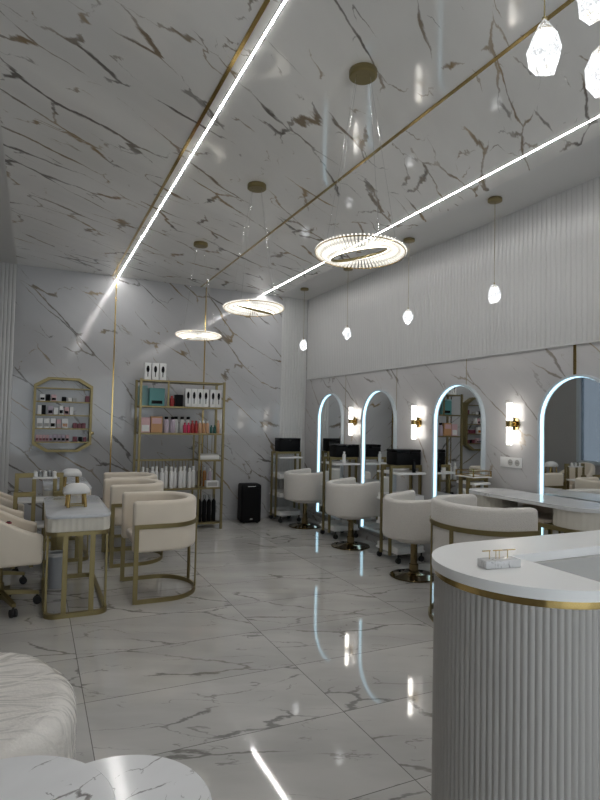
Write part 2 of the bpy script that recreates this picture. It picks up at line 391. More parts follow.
# ------------------------------------------------------------------ arched mirrors
def arch(y0, y1, z0, zt, n=20):
    """outline of an arched mirror in (y, z)"""
    r = (y1 - y0) / 2; cy = (y0 + y1) / 2; zs = zt - r
    return [(y0, z0), (y1, z0)] + [(cy + r * math.cos(PI * i / n), zs + r * math.sin(PI * i / n)) for i in range(n + 1)]
def strip(outl_a, outl_b, xa, xb):
    """closed band between two outlines in (y,z), front and back faces too"""
    mb = MB(); mb.rings([[(xa, y, z) for y, z in outl_a], [(xb, y, z) for y, z in outl_a], [(xb, y, z) for y, z in outl_b], [(xa, y, z) for y, z in outl_b]], closed=True); return mb
def mirror(yc, label):
    t = thing('arched_mirror', label, 'mirror', (XR, yc, .13), 0, 'lit arched mirrors on the marble wall')
    w, h = .75, 1.77
    a = arch(-w / 2, w / 2, 0, h); b = arch(-w / 2 + .016, w / 2 - .016, .016, h - .016); c = arch(-w / 2 + .021, w / 2 - .021, .021, h - .021)
    strip(a, b, 0, -.045).build('frame', 'greyrim', t)
    m = strip(b, c, -.012, -.027); bmesh.ops.delete(m.bm, geom=[q for q in m.bm.faces if q.calc_center_median().z < .03], context='FACES'); m.build('light_strip', 'led_blue', t)
    mb = MB(); mb.rings([[(-.002, y, z) for y, z in b], [(-.010, y, z) for y, z in b]]); mb.build('mirror_glass', 'mirror', t, smooth=0)
for yc, l in ((7.235, 'arched mirror with ice blue lit edge, farthest along the wall beside the white fluted strip'),
              (5.965, 'arched mirror with ice blue lit edge, between the two farther wall sconces'),
              (4.51, 'arched mirror with ice blue lit edge, reflecting the octagonal rack'),
              (3.11, 'arched mirror with ice blue lit edge above the white marble console, nearest')):
    mirror(yc, l)

# ------------------------------------------------------------------ sconces and sockets
def sconce(y, label):
    t = thing('wall_sconce', label, 'wall lamp', (XR, y, 1.5), 0, 'crystal tube sconces between the mirrors')
    MB().cyl((0, 0, 0), (-.012, 0, 0), .055, 28).build('back_plate', 'gold_shine', t)
    MB().cyl((-.012, 0, 0), (-.05, 0, 0), .014, 16).build('arm', 'gold_shine', t)
    MB().cyl((-.068, 0, -.028), (-.068, 0, .028), .032, 24).build('collar', 'gold_shine', t)
    for s in (1, -1):
        MB().cyl((-.068, 0, s * .029), (-.068, 0, s * .185), .026, 20).build('crystal_tube', 'tube', t)
sconce(3.77, 'crystal tube wall sconce above the white sockets, between the two nearest mirrors')
sconce(5.17, 'crystal tube wall sconce with brass collar, middle one of the three')
sconce(6.56, 'crystal tube wall sconce with brass collar beside the farthest mirror')
t = thing('wall_socket', 'white triple wall socket under the nearest sconce', 'socket', (XR, 3.815, 1.155))
MB().box(-.010, -.125, -.045, .001, .125, .045, .004).build('plate', 'white', t)
for k in (-1, 0):
    f = MB().cyl((-.010, k * .08 - 0, 0), (-.0115, k * .08, 0), .028, 20).build('outlet', 'shade', t)
    m = MB()
    for s in (-1, 1): m.cyl((-.0115, k * .08 + s * .01, 0), (-.0125, k * .08 + s * .01, 0), .004, 8)
    m.build('contact_hole', 'black', f)
MB().box(-.012, .045, -.03, -.009, .115, .03, .002).build('switch', 'white', t)

# ------------------------------------------------------------------ chandeliers
def chandelier(x, y, zr, ang, label, tilt):
    t = thing('ring_chandelier', label, 'chandelier', (x, y, ZC), 0, 'twisted crystal ring chandeliers')
    MB().lathe([(0, 0), (.075, 0), (.078, -.006), (.078, -.034), (.07, -.04), (0, -.04)], 32).build('canopy', 'gold_dark', t)
    R0, Lr, n = .205, .098, 72
    dz = zr - ZC
    def fr(th):
        q = th - ang; ph = R(84 + 22 * math.cos(q) + 22 * tilt * math.sin(q)) 
        rad = Vector((math.cos(th), math.sin(th), 0)); nn = rad * math.sin(ph) + Vector((0, 0, math.cos(ph)))
        cc = rad * R0 + Vector((0, 0, dz + .011 * math.cos(q))); return cc, nn, rad
    ths = [ang + 2 * PI * i / n for i in range(n)]
    # one rod mesh, copied
    rod0 = None
    for i, th in enumerate(ths):
        cc, nn, rad = fr(th); tg = rad.cross(Vector((0, 0, 1))); kk = nn.cross(tg)
        if rod0 is None:
            rod0 = MB().box(-.0045, -.006, -Lr / 2, .0045, .006, Lr / 2, .002, 1).build('crystal_rod', 'rod', t, smooth=0); o = rod0
        else:
            o = rod0.copy(); C.objects.link(o); o.parent = t
        mtx = Matrix((tg, kk, nn)).transposed().to_4x4(); mtx.translation = cc; o.matrix_local = mtx
    # light strip along the middle, brass rail along the edge (both closed after two turns of the twist)
    def rail(off, side, w, name, mat, span=(0, 2 * PI)):
        m = MB(); rs = []
        for i in range(97):
            th = ang + span[0] + (span[1] - span[0]) * i / 96
            cc, nn, rad = fr(th); tg = rad.cross(Vector((0, 0, 1))); kk = nn.cross(tg)
            p = cc + nn * off + kk * side
            rs.append([p - nn * w[0] - kk * w[1], p + nn * w[0] - kk * w[1], p + nn * w[0] + kk * w[1], p - nn * w[0] + kk * w[1]])
        m.rings(rs); return m.build(name, mat, t)
    rail(-Lr / 2 - .0035, 0, (.0022, .006), 'light_strip', 'warm')
    rail(-Lr / 2 - .0085, 0, (.0026, .008), 'rail', 'gold_dark')
    rail(Lr / 2 - .006, .0085, (.0025, .0015), 'rail', 'gold_shine')
    for k in range(4):
        th = ang + PI / 4 + k * PI / 2; cc, nn, rad = fr(th); p1 = cc + nn * (Lr / 2 if nn.z > 0 else -Lr / 2)
        MB().cyl((.05 * math.cos(th), .05 * math.sin(th), -.04), p1, .0012, 6).build('wire', 'chrome', t)
chandelier(1.582, 2.64, 2.41, R(-31), 'twisted crystal ring chandelier under the frontmost brass canopy, largest of the three', 1)
chandelier(1.6, 4.34, 2.40, R(160), 'twisted crystal ring chandelier hanging in the middle of the three', -1)
chandelier(1.6, 6.08, 2.40, R(-15), 'twisted crystal ring chandelier nearest the back wall, over the shelving', 1)

# ------------------------------------------------------------------ crystal pendants
def pendant(x, y, z0, z1, label, group, seed, mesh_r=.055):
    rr = random.Random(seed)
    t = thing('crystal_pendant', label, 'pendant lamp', (x, y, ZC), rr.uniform(0, 6), group)
    MB().lathe([(0, 0), (.058, 0), (.06, -.005), (.06, -.026), (.054, -.03), (0, -.03)], 28).build('canopy', 'gold', t)
    zt, zb = z1 - ZC, z0 - ZC
    MB().cyl((0, 0, -.03), (0, 0, zt), .0022, 8).build('cord', 'gold_dark', t)
    MB().lathe([(0, zt), (.007, zt), (.007, zt - .03), (.020, zt - .034), (.020, zt - .046), (0, zt - .046)], 20).build('cap', 'gold_dark', t)
    b = bmesh.new(); bmesh.ops.create_icosphere(b, subdivisions=2, radius=1)
    h = zt - .008 - zb
    dirs = [Vector((rr.gauss(0, 1), rr.gauss(0, 1), rr.gauss(0, 1))).normalized() for _ in range(24)]
    for v in b.verts:
        d = v.co.normalized()
        # facet: cut by random planes
        rad = min((.86 + .1 * ((i * 37) % 10) / 10) / max(.25, d.dot(q)) for i, q in enumerate(dirs) if d.dot(q) > .2) if any(d.dot(q) > .2 for q in dirs) else 1
        rad = min(rad, 1.12); v.co = d * rad
        wz = 1 - .28 * max(0, v.co.z)
        v.co = Vector((v.co.x * mesh_r * wz, v.co.y * mesh_r * wz, v.co.z * h / 2 + (zb + h / 2)))
    m = MB(); m.join(b); m.build('crystal', 'crystal', t, smooth=0)
    MB().lathe([(0, zt - .047), (.012, zt - .047), (.014, zt - .08), (0, zt - .09)], 12).build('bulb', 'bulb', t)
G2 = 'row of small crystal pendants along the mirror wall'
for i, (y, l) in enumerate(((3.64, 'small crystal pendant on a thin cord, nearest in the row along the fluted wall'), (4.87, 'small crystal pendant just right of the nearest ring chandelier'),
                            (6.15, 'small crystal pendant below the nearest ring chandelier, third along the fluted wall'), (7.42, 'small crystal pendant in front of the far fluted corner strip'))):
    pendant(3.515, y, 2.52, 2.70, l, G2, 11 + i)
G3 = 'cluster of large crystal pendants over the reception desk'
pendant(1.265, 1.125, 2.46, 2.635, 'big crystal pendant above the desk, lit, lowest at left of the cluster of three', G3, 31, .047)
pendant(1.54, 1.18, 2.75, 2.925, 'big crystal pendant at the top edge of the photo, highest of the cluster', G3, 32, .052)
pendant(1.46, 1.085, 2.445, 2.61, 'big crystal pendant at the right edge of the photo, partly cut off', G3, 33, .05)

# ------------------------------------------------------------------ reception desk
def desk():
    t = thing('reception_desk', 'white fluted reception desk with rounded end and brass band, front right', 'desk', (0, 0, 0))
    cx, cy, r, x1 = 1.45, 1.33, .31, 3.3
    def outer(rr, n=32):
        # from the far right along the salon side, round the end, to the inner edge
        return [(x1, cy + rr)] + [(cx + rr * math.cos(R(90 + 180 * i / n)), cy + rr * math.sin(R(90 + 180 * i / n))) for i in range(n + 1)]
    iy = cy + .09
    top = outer(r) + [(cx, iy), (x1, iy)]
    MB().prism(top, 1.02, 1.05, .002, 1).build('countertop', 'counter', t)
    rb = r - .010
    band = outer(rb) + [(cx - .02, cy - rb), (cx - .02, iy + .02), (x1, iy + .02)]
    MB().prism(band, .998, 1.0198).build('brass_band', 'gold_shine', t)
    fl = outer(r - .008, 48)
    path = flute(fl, 0.0185, .0036, closed=False, per=6)
    body = path + [(cx - .015, cy - r + .02), (cx - .015, iy + .012), (x1, iy + .012)]
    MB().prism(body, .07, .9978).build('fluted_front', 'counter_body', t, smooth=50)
    pl = outer(r - .03) + [(cx - .015, cy - r + .04), (cx - .015, iy + .03), (x1, iy + .03)]
    MB().prism(pl, 0, .07).build('plinth', 'gold_dark', t)
    # inner lining and the lower work top
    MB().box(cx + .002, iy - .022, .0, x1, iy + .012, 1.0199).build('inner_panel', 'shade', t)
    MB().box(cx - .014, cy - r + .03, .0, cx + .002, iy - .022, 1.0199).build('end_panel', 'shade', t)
    MB().box(cx + .003, .82, .70, x1, iy - .023, .735, .003).build('work_top', 'white', t)
    MB().box(x1 - .03, .82, 0, x1 - .001, iy - .023, .70).build('support_panel', 'shade', t)
desk()
t = thing('card_holder', 'small grey marble block with thin brass T-shaped prongs on the desk top', 'card holder', (1.303, 1.32, 1.0505), R(-8))
MB().box(-.062, -.023, 0, .062, .023, .024, .002).build('marble_base', 'marble_block', t)
for xx, x0, x1 in ((-.035, -.06, -.03), (-.012, -.022, -.002), (0.0, -.004, .028), (.03, .0, .058)):
    m = MB().cyl((xx, 0, .024), (xx, 0, .049), .0013, 8); m.build('prong', 'gold_shine', t)
for x0, x1, yy in ((-.06, -.032, .0), (-.022, .028, .0), (.012, .058, .0)):
    MB().box(x0, yy - .0015, .048, x1, yy + .0015, .051).build('top_bar', 'gold_shine', t)

# ------------------------------------------------------------------ upholstered shells
def shell_path(w, arm, r=None, n=18):
    """U in plan, open to +x; from the near arm front (y=-w/2) round the back to the far arm front"""
    r = r or w / 2
    pts = []
    k = 5
    for i in range(k): pts.append((arm - arm * i / k, -w / 2))
    hw = w / 2
    for i in range(n + 1):
        a = R(-90 - 180 * i / n); pts.append((r * math.cos(a), hw * math.sin(a)))
    for i in range(1, k + 1): pts.append((arm * i / k, w / 2))
    return pts
def shell(path, th, zb, zt, cr=.03, endr=.025, seg=4):
    """padded band following a plan path; zb, zt: functions of 0..1 along it"""
    mb = MB(); P = [Vector((x, y, 0)) for x, y in path]; n = len(P); rs = []
    def ring(p, k, d, t, b, tp, shrink=1, push=0):
        out = []; hw = t / 2 * shrink; mid = (b + tp) / 2; hh = (tp - b) / 2 - (t / 2) * (1 - shrink); c = min(cr * shrink, hw * .95)
        for sx, sz, a0 in ((1, -1, -90), (1, 1, 0), (-1, 1, 90), (-1, -1, 180)):
            for j in range(seg + 1):
                a = R(a0 + 90 * j / seg)
                out.append(p + d * push + k * (sx * (hw - c) + c * math.cos(a)) + Vector((0, 0, mid + sz * (hh - c) + c * math.sin(a))))
        return out
    for i, p in enumerate(P):
        d = P[min(i + 1, n - 1)] - P[max(i - 1, 0)]; d.normalize(); k = Vector((d.y, -d.x, 0)); f = i / (n - 1)
        if i == 0:
            for s, q in ((.45, -endr), (.75, -endr * .8), (.93, -endr * .4)): rs.append(ring(p, k, d, th, zb(f), zt(f), s, q))
        rs.append(ring(p, k, d, th, zb(f), zt(f)))
        if i == n - 1:
            for s, q in ((.93, endr * .4), (.75, endr * .8), (.45, endr)): rs.append(ring(p, k, d, th, zb(f), zt(f), s, q))
    return mb.rings(rs)
def cushion(path, inset, x_front, z0, z1, bev=.03):
    """seat pad filling the U"""
    pts = [(x, y) for x, y in path]
    n = len(pts); out = []
    V = [Vector((x, y, 0)) for x, y in pts]
    for i, p in enumerate(V):
        d = V[min(i + 1, n - 1)] - V[max(i - 1, 0)]; d.normalize(); q = p + Vector((d.y, -d.x, 0)) * inset
        out.append((q.x, q.y))
    out[0] = (x_front, out[0][1]); out[-1] = (x_front, out[-1][1])
    return MB().prism(out[::-1], z0, z1, bev, 3)

def tub_chair(label, w=.70, arm=.27, zt=.81, zb=.40, zband=.61, fab='cream', gold='gold_dark', th=.085, group=None, rear=.245):
    t = thing('tub_chair', label, 'chair', (0, 0, 0), 0, group)
    p = shell_path(w - th, arm, rear)
    c = lambda f: zb; u = lambda f: zt
    shell(p, th, c, u, .03).build('backrest', fab, t, smooth=60)
    cushion(p, th / 2 - .004, arm - .01, zb + .012, zb + .10, .03).build('seat', 'cream_in' if fab == 'cream' else fab, t, smooth=60)
    # brass frame: band, front legs, floor hoop and rear posts
    po = []
    V = [Vector((x, y, 0)) for x, y in p]; n = len(V)
    for i, q in enumerate(V):
        d = V[min(i + 1, n - 1)] - V[max(i - 1, 0)]; d.normalize(); po.append(q - Vector((d.y, -d.x, 0)) * (th / 2 + .006))
    MB().bar([(q.x, q.y, zband) for q in po], .011, .035).build('band', gold, t)
    MB().bar([(q.x, q.y, .0175) for q in po], .014, .035).build('floor_hoop', gold, t)
    for q in (po[0], po[-1]):
        MB().box(q.x - .018, q.y - .008, .003, q.x + .018, q.y + .008, zband + .017, .001, 1).build('leg', gold, t)
    for i in (12, n - 13):
        q = po[i]; a = math.atan2(q.y, q.x)
        mt = Matrix.Translation((q.x, q.y, 0)) @ Matrix.Rotation(a, 4, 'Z')
        m = MB(); m.box(-.006, -.014, .02, .006, .014, zband, 0, 1, mt); m.build('leg', gold, t)
    return t
G4 = 'cream tub chairs in a row at the manicure tables'
tc = tub_chair('cream tub chair with brass frame, nearest of its row and seen whole', group=G4)
tc.location = (1.045, 5.02, 0); tc.rotation_euler.z = R(180)
dup(tc, (1.01, 6.24, 0), R(180), 'cream tub chair in the middle of its row, half hidden behind the nearest one', G4)
dup(tc, (1.09, 7.0, 0), R(180), 'cream tub chair farthest in its row, in front of the shelving', G4)
bt = tub_chair('white boucle tub chair with brass frame behind the reception desk', w=.84, arm=.17, zt=.905, zb=.46, zband=.735, fab='boucle', th=.10, rear=.30)
bt.location = (3.11, 3.345, 0); bt.rotation_euler.z = R(-9)

# ------------------------------------------------------------------ salon chairs on a round base
def salon_chair(label, group):
    t = thing('salon_chair', label, 'salon chair', (0, 0, 0), 0, group)
    p = shell_path(.52, .20, .27)
    shell(p, .085, lambda f: .385, lambda f: .80 - .035 * math.sin(PI * f), .035).build('backrest', 'boucle', t, smooth=60)
    cushion(p, .036, .20, .39, .52, .03).build('seat', 'boucle', t, smooth=60)
    MB().prism([(x * .72, y * .72) for x, y in p][::-1], .35, .3845, .012).build('seat_plate', 'boucle', t)
    MB().cyl((0, 0, .03), (0, 0, .345), .034, 24).cyl((0, 0, .03), (0, 0, .12), .045, 24).build('column', 'gold_base', t)
    MB().lathe([(0, 0), (.225, 0), (.232, .006), (.228, .014), (.12, .026), (.06, .036), (.05, .045), (0, .045)], 48).build('round_base', 'gold_base', t)
    return t
G5 = 'white salon chairs facing the arched mirrors'
sc = salon_chair('white boucle salon chair on round bronze base, nearest, beside the larger tub chair', G5)
sc.location = (3.40, 4.56, 0); sc.rotation_euler.z = R(6)
dup(sc, (3.49, 5.93, 0), R(4), 'white boucle salon chair on round bronze base, middle of its row', G5)
dup(sc, (3.53, 7.28, 0), R(4), 'white boucle salon chair on round bronze base, farthest in its row', G5)

# ------------------------------------------------------------------ swivel chairs on castors at the left
def swivel_chair(label, group):
    t = thing('swivel_chair', label, 'chair', (0, 0, 0), 0, group)
    p = shell_path(.56, .25, .30, 22)
    def top(f):
        s = math.sin(PI * f); return .60 + .30 * (s ** 1.3)
    shell(p, .07, lambda f: .375, top, .03).build('backrest', 'cream', t, smooth=60)
    cushion(p, .030, .26, .385, .50, .03).build('seat', 'cream_in', t, smooth=60)
    MB().prism([(x * .6, y * .6) for x, y in p][::-1], .345, .376, .008).build('seat_plate', 'gold_dark', t)
    MB().cyl((0, 0, .10), (0, 0, .345), .026, 20).cyl((0, 0, .09), (0, 0, .20), .036, 20).build('column', 'gold_dark', t)
    for k in range(5):
        a = R(2 + 72 * k); d = Vector((math.cos(a), math.sin(a), 0)); s = Vector((-d.y, d.x, 0)); m = MB()
        rs = []
        for u, z, hw, hh in ((0.02, .125, .022, .02), (.16, .11, .018, .015), (.285, .088, .014, .012)):
            c = d * u + Vector((0, 0, z)); rs.append([c - s * hw - Vector((0, 0, hh)), c + s * hw - Vector((0, 0, hh)), c + s * hw + Vector((0, 0, hh)), c - s * hw + Vector((0, 0, hh))])
        lg = m.rings(rs).build('leg', 'gold_dark', t)
        e = d * .275
        w = MB()
        for q in (-1, 1): w.cyl(e + s * (q * .006) + Vector((0, 0, .03)), e + s * (q * .022) + Vector((0, 0, .03)), .03, 18)
        w.cyl(e + Vector((0, 0, .03)), e + Vector((0, 0, .082)), .008, 10)
        w.build('caster', 'rubber', lg)
    return t
G6 = 'cream swivel chairs on castors along the left side'
sw = swivel_chair('cream swivel armchair on brass castor base, nearest at the left edge', G6)
sw.location = (-.20, 4.95, 0); sw.rotation_euler.z = R(4)
dup(sw, (-.31, 5.575, 0), R(4), 'cream swivel armchair at the left edge, second one back', G6)
dup(sw, (-.36, 6.61, 0), R(6), 'cream swivel armchair at the left edge, farthest back by the fluted corner', G6)
t = thing('red_clip', 'small dark red clip resting on the arm of the nearest swivel chair', 'clip', (-.14, 4.67, .69))
MB().box(-.02, -.01, 0, .02, .01, .014, .003).build('jaw', col('dark_red', (.18, .01, .02)), t); MB().cyl((-.012, 0, .014), (.012, 0, .014), .006, 10).build('spring', 'black', t)

# ------------------------------------------------------------------ manicure tables
def manicure_table(label, group):
    t = thing('manicure_table', label, 'table', (0, 0, 0), 0, group)
    W, Lg = .46, 1.14
    MB().prism(rrect(-W / 2, 0, W / 2, Lg, .07, 8), .728, .75, .006, 2).build('tabletop', 'tabletop', t)
    MB().prism(flute(rrect(-W / 2 + .004, .006, W / 2 - .004, Lg - .006, .075, 10), .045, .006), .63, .7275).build('upholstered_skirt', 'skirt', t, smooth=50)
    ring = rrect(-W / 2 + .02, .02, W / 2 - .02, Lg - .02, .075, 8)
    MB().bar([(x, y, .614) for x, y in ring], .03, .03, True).build('upper_frame', 'gold_dark', t)
    MB().bar([(x, y, .0175) for x, y in ring], .03, .035, True).build('floor_frame', 'gold_dark', t)
    for x, y in ((-W / 2 + .02, .11), (W / 2 - .02, .11), (-.09, .02), (.10, .02), (-W / 2 + .02, Lg - .11), (W / 2 - .02, Lg - .11), (-.09, Lg - .02), (.10, Lg - .02)):
        side = abs(x) > .15
        MB().box(x - (.008 if side else .018), y - (.018 if side else .008), .03, x + (.008 if side else .018), y + (.018 if side else .008), .602, .001, 1).build('leg', 'gold_dark', t)
    return t
G7 = 'manicure tables standing end to end'
mt = manicure_table('manicure table with pale marble top, cream skirt and brass frame, nearest of the two', G7)
mt.location = (.335, 4.53, 0)
dup(mt, (.345, 6.26, 0), 0, 'manicure table with pale marble top standing farther back, near the octagonal rack', G7)
def arm_rest(label, x, y, rz, group, first=[]):
    if first: return dup(first[0], (x, y, .7505), rz, label, group)
    t = thing('manicure_arm_rest', label, 'arm rest', (x, y, .7505), rz, group)
    m = MB(); rs = []
    for i in range(9):
        f = i / 8; yy = -.098 + .196 * f; w = .08 * (1 - (2 * f - 1) ** 6 * .35); zb = .118; hh = .072 * (1 - (2 * f - 1) ** 4 * .55)
        rs.append([(w * math.cos(a), yy, zb + (hh if math.sin(a) > 0 else .015) * math.sin(a)) for a in [2 * PI * j / 16 for j in range(16)]])
    # laid across the table
    m.rings(rs); bmesh.ops.rotate(m.bm, verts=m.bm.verts, cent=(0, 0, 0), matrix=Matrix.Rotation(R(90), 3, 'Z'))
    m.build('cushion', 'pillow', t, smooth=60)
    for sx in (-1, 1):
        for sy in (-1, 1):
            MB().cyl((sx * .066, sy * .05, 0), (sx * .058, sy * .045, .115), .013, 12, .011).build('leg', 'gold_shine', t)
    MB().box(-.07, -.054, .010, .07, -.044, .02).box(-.07, .044, .010, .07, .054, .02).build('brace', 'gold_dark', t)
    first.append(t); return t
arm_rest('white cushioned manicure arm rest on brass legs, on the nearest manicure table', .335, 4.98, R(5), 'manicure arm rests')
arm_rest('white cushioned manicure arm rest on brass legs, on the farther manicure table', .375, 6.42, R(5), 'manicure arm rests')
t = thing('waste_bin', 'pale grey round bin on the floor behind the nearest manicure table legs', 'bin', (.222, 5.40, 0))
MB().lathe([(0, 0), (.062, 0), (.076, .29), (.073, .29), (.060, .012), (0, .012)], 28).build('body', 'bag', t)
MB().lathe([(.075, .27), (.079, .272), (.081, .296), (.076, .302), (.070, .292)], 28).build('rim', 'white', t)

# ------------------------------------------------------------------ trolleys
def trolley(label, group, H=1.03, sx=.36, sy=.42):
    t = thing('salon_trolley', label, 'trolley', (0, 0, 0), 0, group)
    for z in (.10, .37, .64, .935):
        sh = MB().box(-sx / 2, -sy / 2, z, sx / 2, sy / 2, z + .022, .004).build('shelf', 'white', t)
        if z < .9:
            MB().bar([(x, y, z + .045) for x, y in rrect(-sx / 2 + .006, -sy / 2 + .006, sx / 2 - .006, sy / 2 - .006, .03, 3)], .004, .045, True).build('rim', 'white', sh)
    for x in (-sx / 2 - .012, sx / 2 + .012):
        for y in (-sy * .2, sy * .2):
            MB().box(x - .0118, y - .016, .07, x + .0118, y + .016, H, .001, 1).build('post', 'gold_dark', t)
    for y in (-sy * .2, sy * .2):
        MB().box(-sx / 2 - .0009, y - .016, H - .03, sx / 2 + .0009, y + .016, H, .001, 1).build('top_bar', 'gold_dark', t)
    for x in (-1, 1):
        for y in (-1, 1):
            cx, cy = x * (sx / 2 - .03), y * (sy / 2 - .03)
            MB().cyl((cx, cy - .012, .03), (cx, cy + .012, .03), .03, 18).cyl((cx, cy, .04), (cx, cy, .10), .009, 10).build('caster', 'rubber', t)
    return t
G8 = 'white shelved salon trolleys with brass posts'
tr = trolley('salon trolley with brass posts holding a black case, beside the nearest salon chair', G8)
tr.location = (3.69, 5.20, 0)
dup(tr, (3.665, 6.53, 0), 0, 'salon trolley with brass posts between the middle and farthest salon chairs', G8)
dup(tr, (3.46, 7.83, 0), 0, 'salon trolley with brass posts against the far corner by the fluted strip', G8)
trolley('narrow trolley with brass posts behind the larger tub chair, carrying a brass tray', G8, 1.0, .19, .25).location = (3.735, 4.115, 0)
def case(label, x, y, z, w, d, h, rz, group):
    t = thing('black_case', label, 'box', (x, y, z + .001), rz, group)
    MB().box(-w / 2, -d / 2, 0, w / 2, d / 2, h * .82, .008).build('body', 'black', t)
    MB().box(-w / 2 - .002, -d / 2 - .002, h * .82, w / 2 + .002, d / 2 + .002, h, .008).build('lid', 'black_gloss', t)
    MB().box(-.02, -d / 2 - .008, h * .72, .02, -d / 2 - .002, h * .88, .002).build('latch', 'black_gloss', t)
def jar(label, x, y, z, r, h, mat, cap, group, name='bottle', cat='bottle', neck=.45):
    t = thing(name, label, cat, (x, y, z + .001), 0, group)
    MB().lathe([(0, 0), (r * .95, 0), (r, .004), (r, h * .72), (r * .8, h * .79), (r * neck, h * .81), (r * neck, h * .84), (0, h * .84)], 16).build('body', mat, t)
    MB().lathe([(0, h * .84), (r * (neck + .12), h * .84), (r * (neck + .12), h * .99), (r * neck, h), (0, h)], 14).build('cap', cap, t)
G9 = 'black cases on the salon trolleys'
case('black case on the trolley beside the nearest salon chair', 3.72, 5.20, 1.03, .32, .2, .17, 0, G9)
jar('small black bottle beside the black case on the trolley nearest the sconce', 3.72, 5.01, .958, .02, .14, 'black_gloss', 'black', None)
case('black case on the trolley between the two farther mirrors', 3.72, 6.53, 1.03, .34, .2, .165, 0, G9)
case('black case on the trolley in the far corner', 3.48, 7.83, 1.03, .34, .2, .20, 0, G9)
jar('clear bottle on the middle trolley beside the second lit mirror', 3.62, 6.35, .958, .022, .15, 'white', 'white', None)
# the tray on the fourth trolley
t = thing('brass_tray', 'shallow brass framed glass tray on the trolley by the nearest sconce', 'tray', (3.735, 4.115, 1.001))
MB().box(-.11, -.12, 0, .11, .12, .008).build('base_plate', 'white', t)
m = MB()
for x in (-.105, .105):
    for y in (-.115, .115): m.box(x - .005, y - .005, .008, x + .005, y + .005, .06)
for z in (.014, .056):
    m.box(-.11, -.12, z, .11, -.112, z + .006).box(-.11, .112, z, .11, .12, z + .006).box(-.11, -.12, z, -.102, .12, z + .006).box(.102, -.12, z, .11, .12, z + .006)
m.build('rim', 'gold_shine', t, smooth=0)
# left trolley between the two manicure tables
t = thing('salon_trolley', 'brass framed trolley with split handles between the two manicure tables', 'trolley', (.07, 6.085, 0))
for z in (.12, .42, .66): MB().box(-.21, -.155, z, .2, .155, z + .02, .003).build('shelf', 'white', t)
for y, zt in ((-.15, .765), (.15, .915)):
    for x0, x1 in ((-.20, -.045), (.145, .205)):
        for x in (x0, x1): MB().box(x - .018, y - .009, .06, x + .018, y + .009, zt - .0455, .001, 1).build('post', 'gold_dark', t)
        MB().box(x0 - .018, y - .01, zt - .045, x1 + .018, y + .01, zt, .001, 1).build('handle_bar', 'gold_dark', t)
MB().box(-.06, .04, .865, .16, .1395, .88, .002).build('tray', 'white', t)
for x in (-.18, .17):
    for y in (-.13, .13): MB().cyl((x, y - .012, .03), (x, y + .012, .03), .03, 16).cyl((x, y, .03), (x, y, .12), .009, 10).build('caster', 'rubber', t)
for k in range(5):
    jar('small clear glass pot %s in the row on the trolley between manicure tables' % nth(k, 5), 0.037 + .042 * k, 6.175, .88, .019, .065, 'pane' if k % 2 else 'white', 'chrome', 'glass pots on the left trolley', 'glass_pot', 'pot', .6)

# ------------------------------------------------------------------ console under the nearest mirror
t = thing('console_table', 'white marble topped console with cream skirt and open niche under the nearest mirror', 'table', (3.64, 2.66, 0))
W, Lg, zt = .42, 1.29, .92
MB().prism(rrect(-W / 2, 0, W / 2, Lg, .19, 10), zt - .028, zt, .005, 2).build('tabletop', 'tabletop_white', t)
m = MB(); m.prism(flute(rrect(-W / 2 + .012, .012, W / 2 - .012, .40, .17, 10), .05, .006), zt - .155, zt - .0285); m.build('near_skirt', 'skirt', t, smooth=50)
m = MB(); m.prism(flute(rrect(-W / 2 + .012, Lg - .36, W / 2 - .012, Lg - .012, .15, 10), .05, .006), zt - .155, zt - .0285); m.build('far_skirt', 'skirt', t, smooth=50)
m = MB().box(-W / 2 + .03, .40, zt - .155, W / 2 - .03, Lg - .36, zt - .14).box(W / 2 - .045, .40, zt - .14, W / 2 - .03, Lg - .36, zt - .0285); m.build('niche', 'box_inside', t)
ring = rrect(-W / 2 + .03, .03, W / 2 - .03, Lg - .03, .16, 8)
MB().bar([(x, y, zt - .171) for x, y in ring], .03, .03, True).build('upper_frame', 'gold_dark', t)
MB().bar([(x, y, .0175) for x, y in ring], .03, .035, True).build('floor_frame', 'gold_dark', t)
for x, y in ((-W / 2 + .03, .2), (W / 2 - .03, .2), (-.07, .035), (.07, .035), (-W / 2 + .03, .45), (-W / 2 + .03, Lg - .2), (W / 2 - .03, Lg - .2), (0, Lg - .03)):
    MB().box(x - .009, y - .018, .03, x + .009, y + .018, zt - .185, .001, 1).build('leg', 'gold_dark', t)

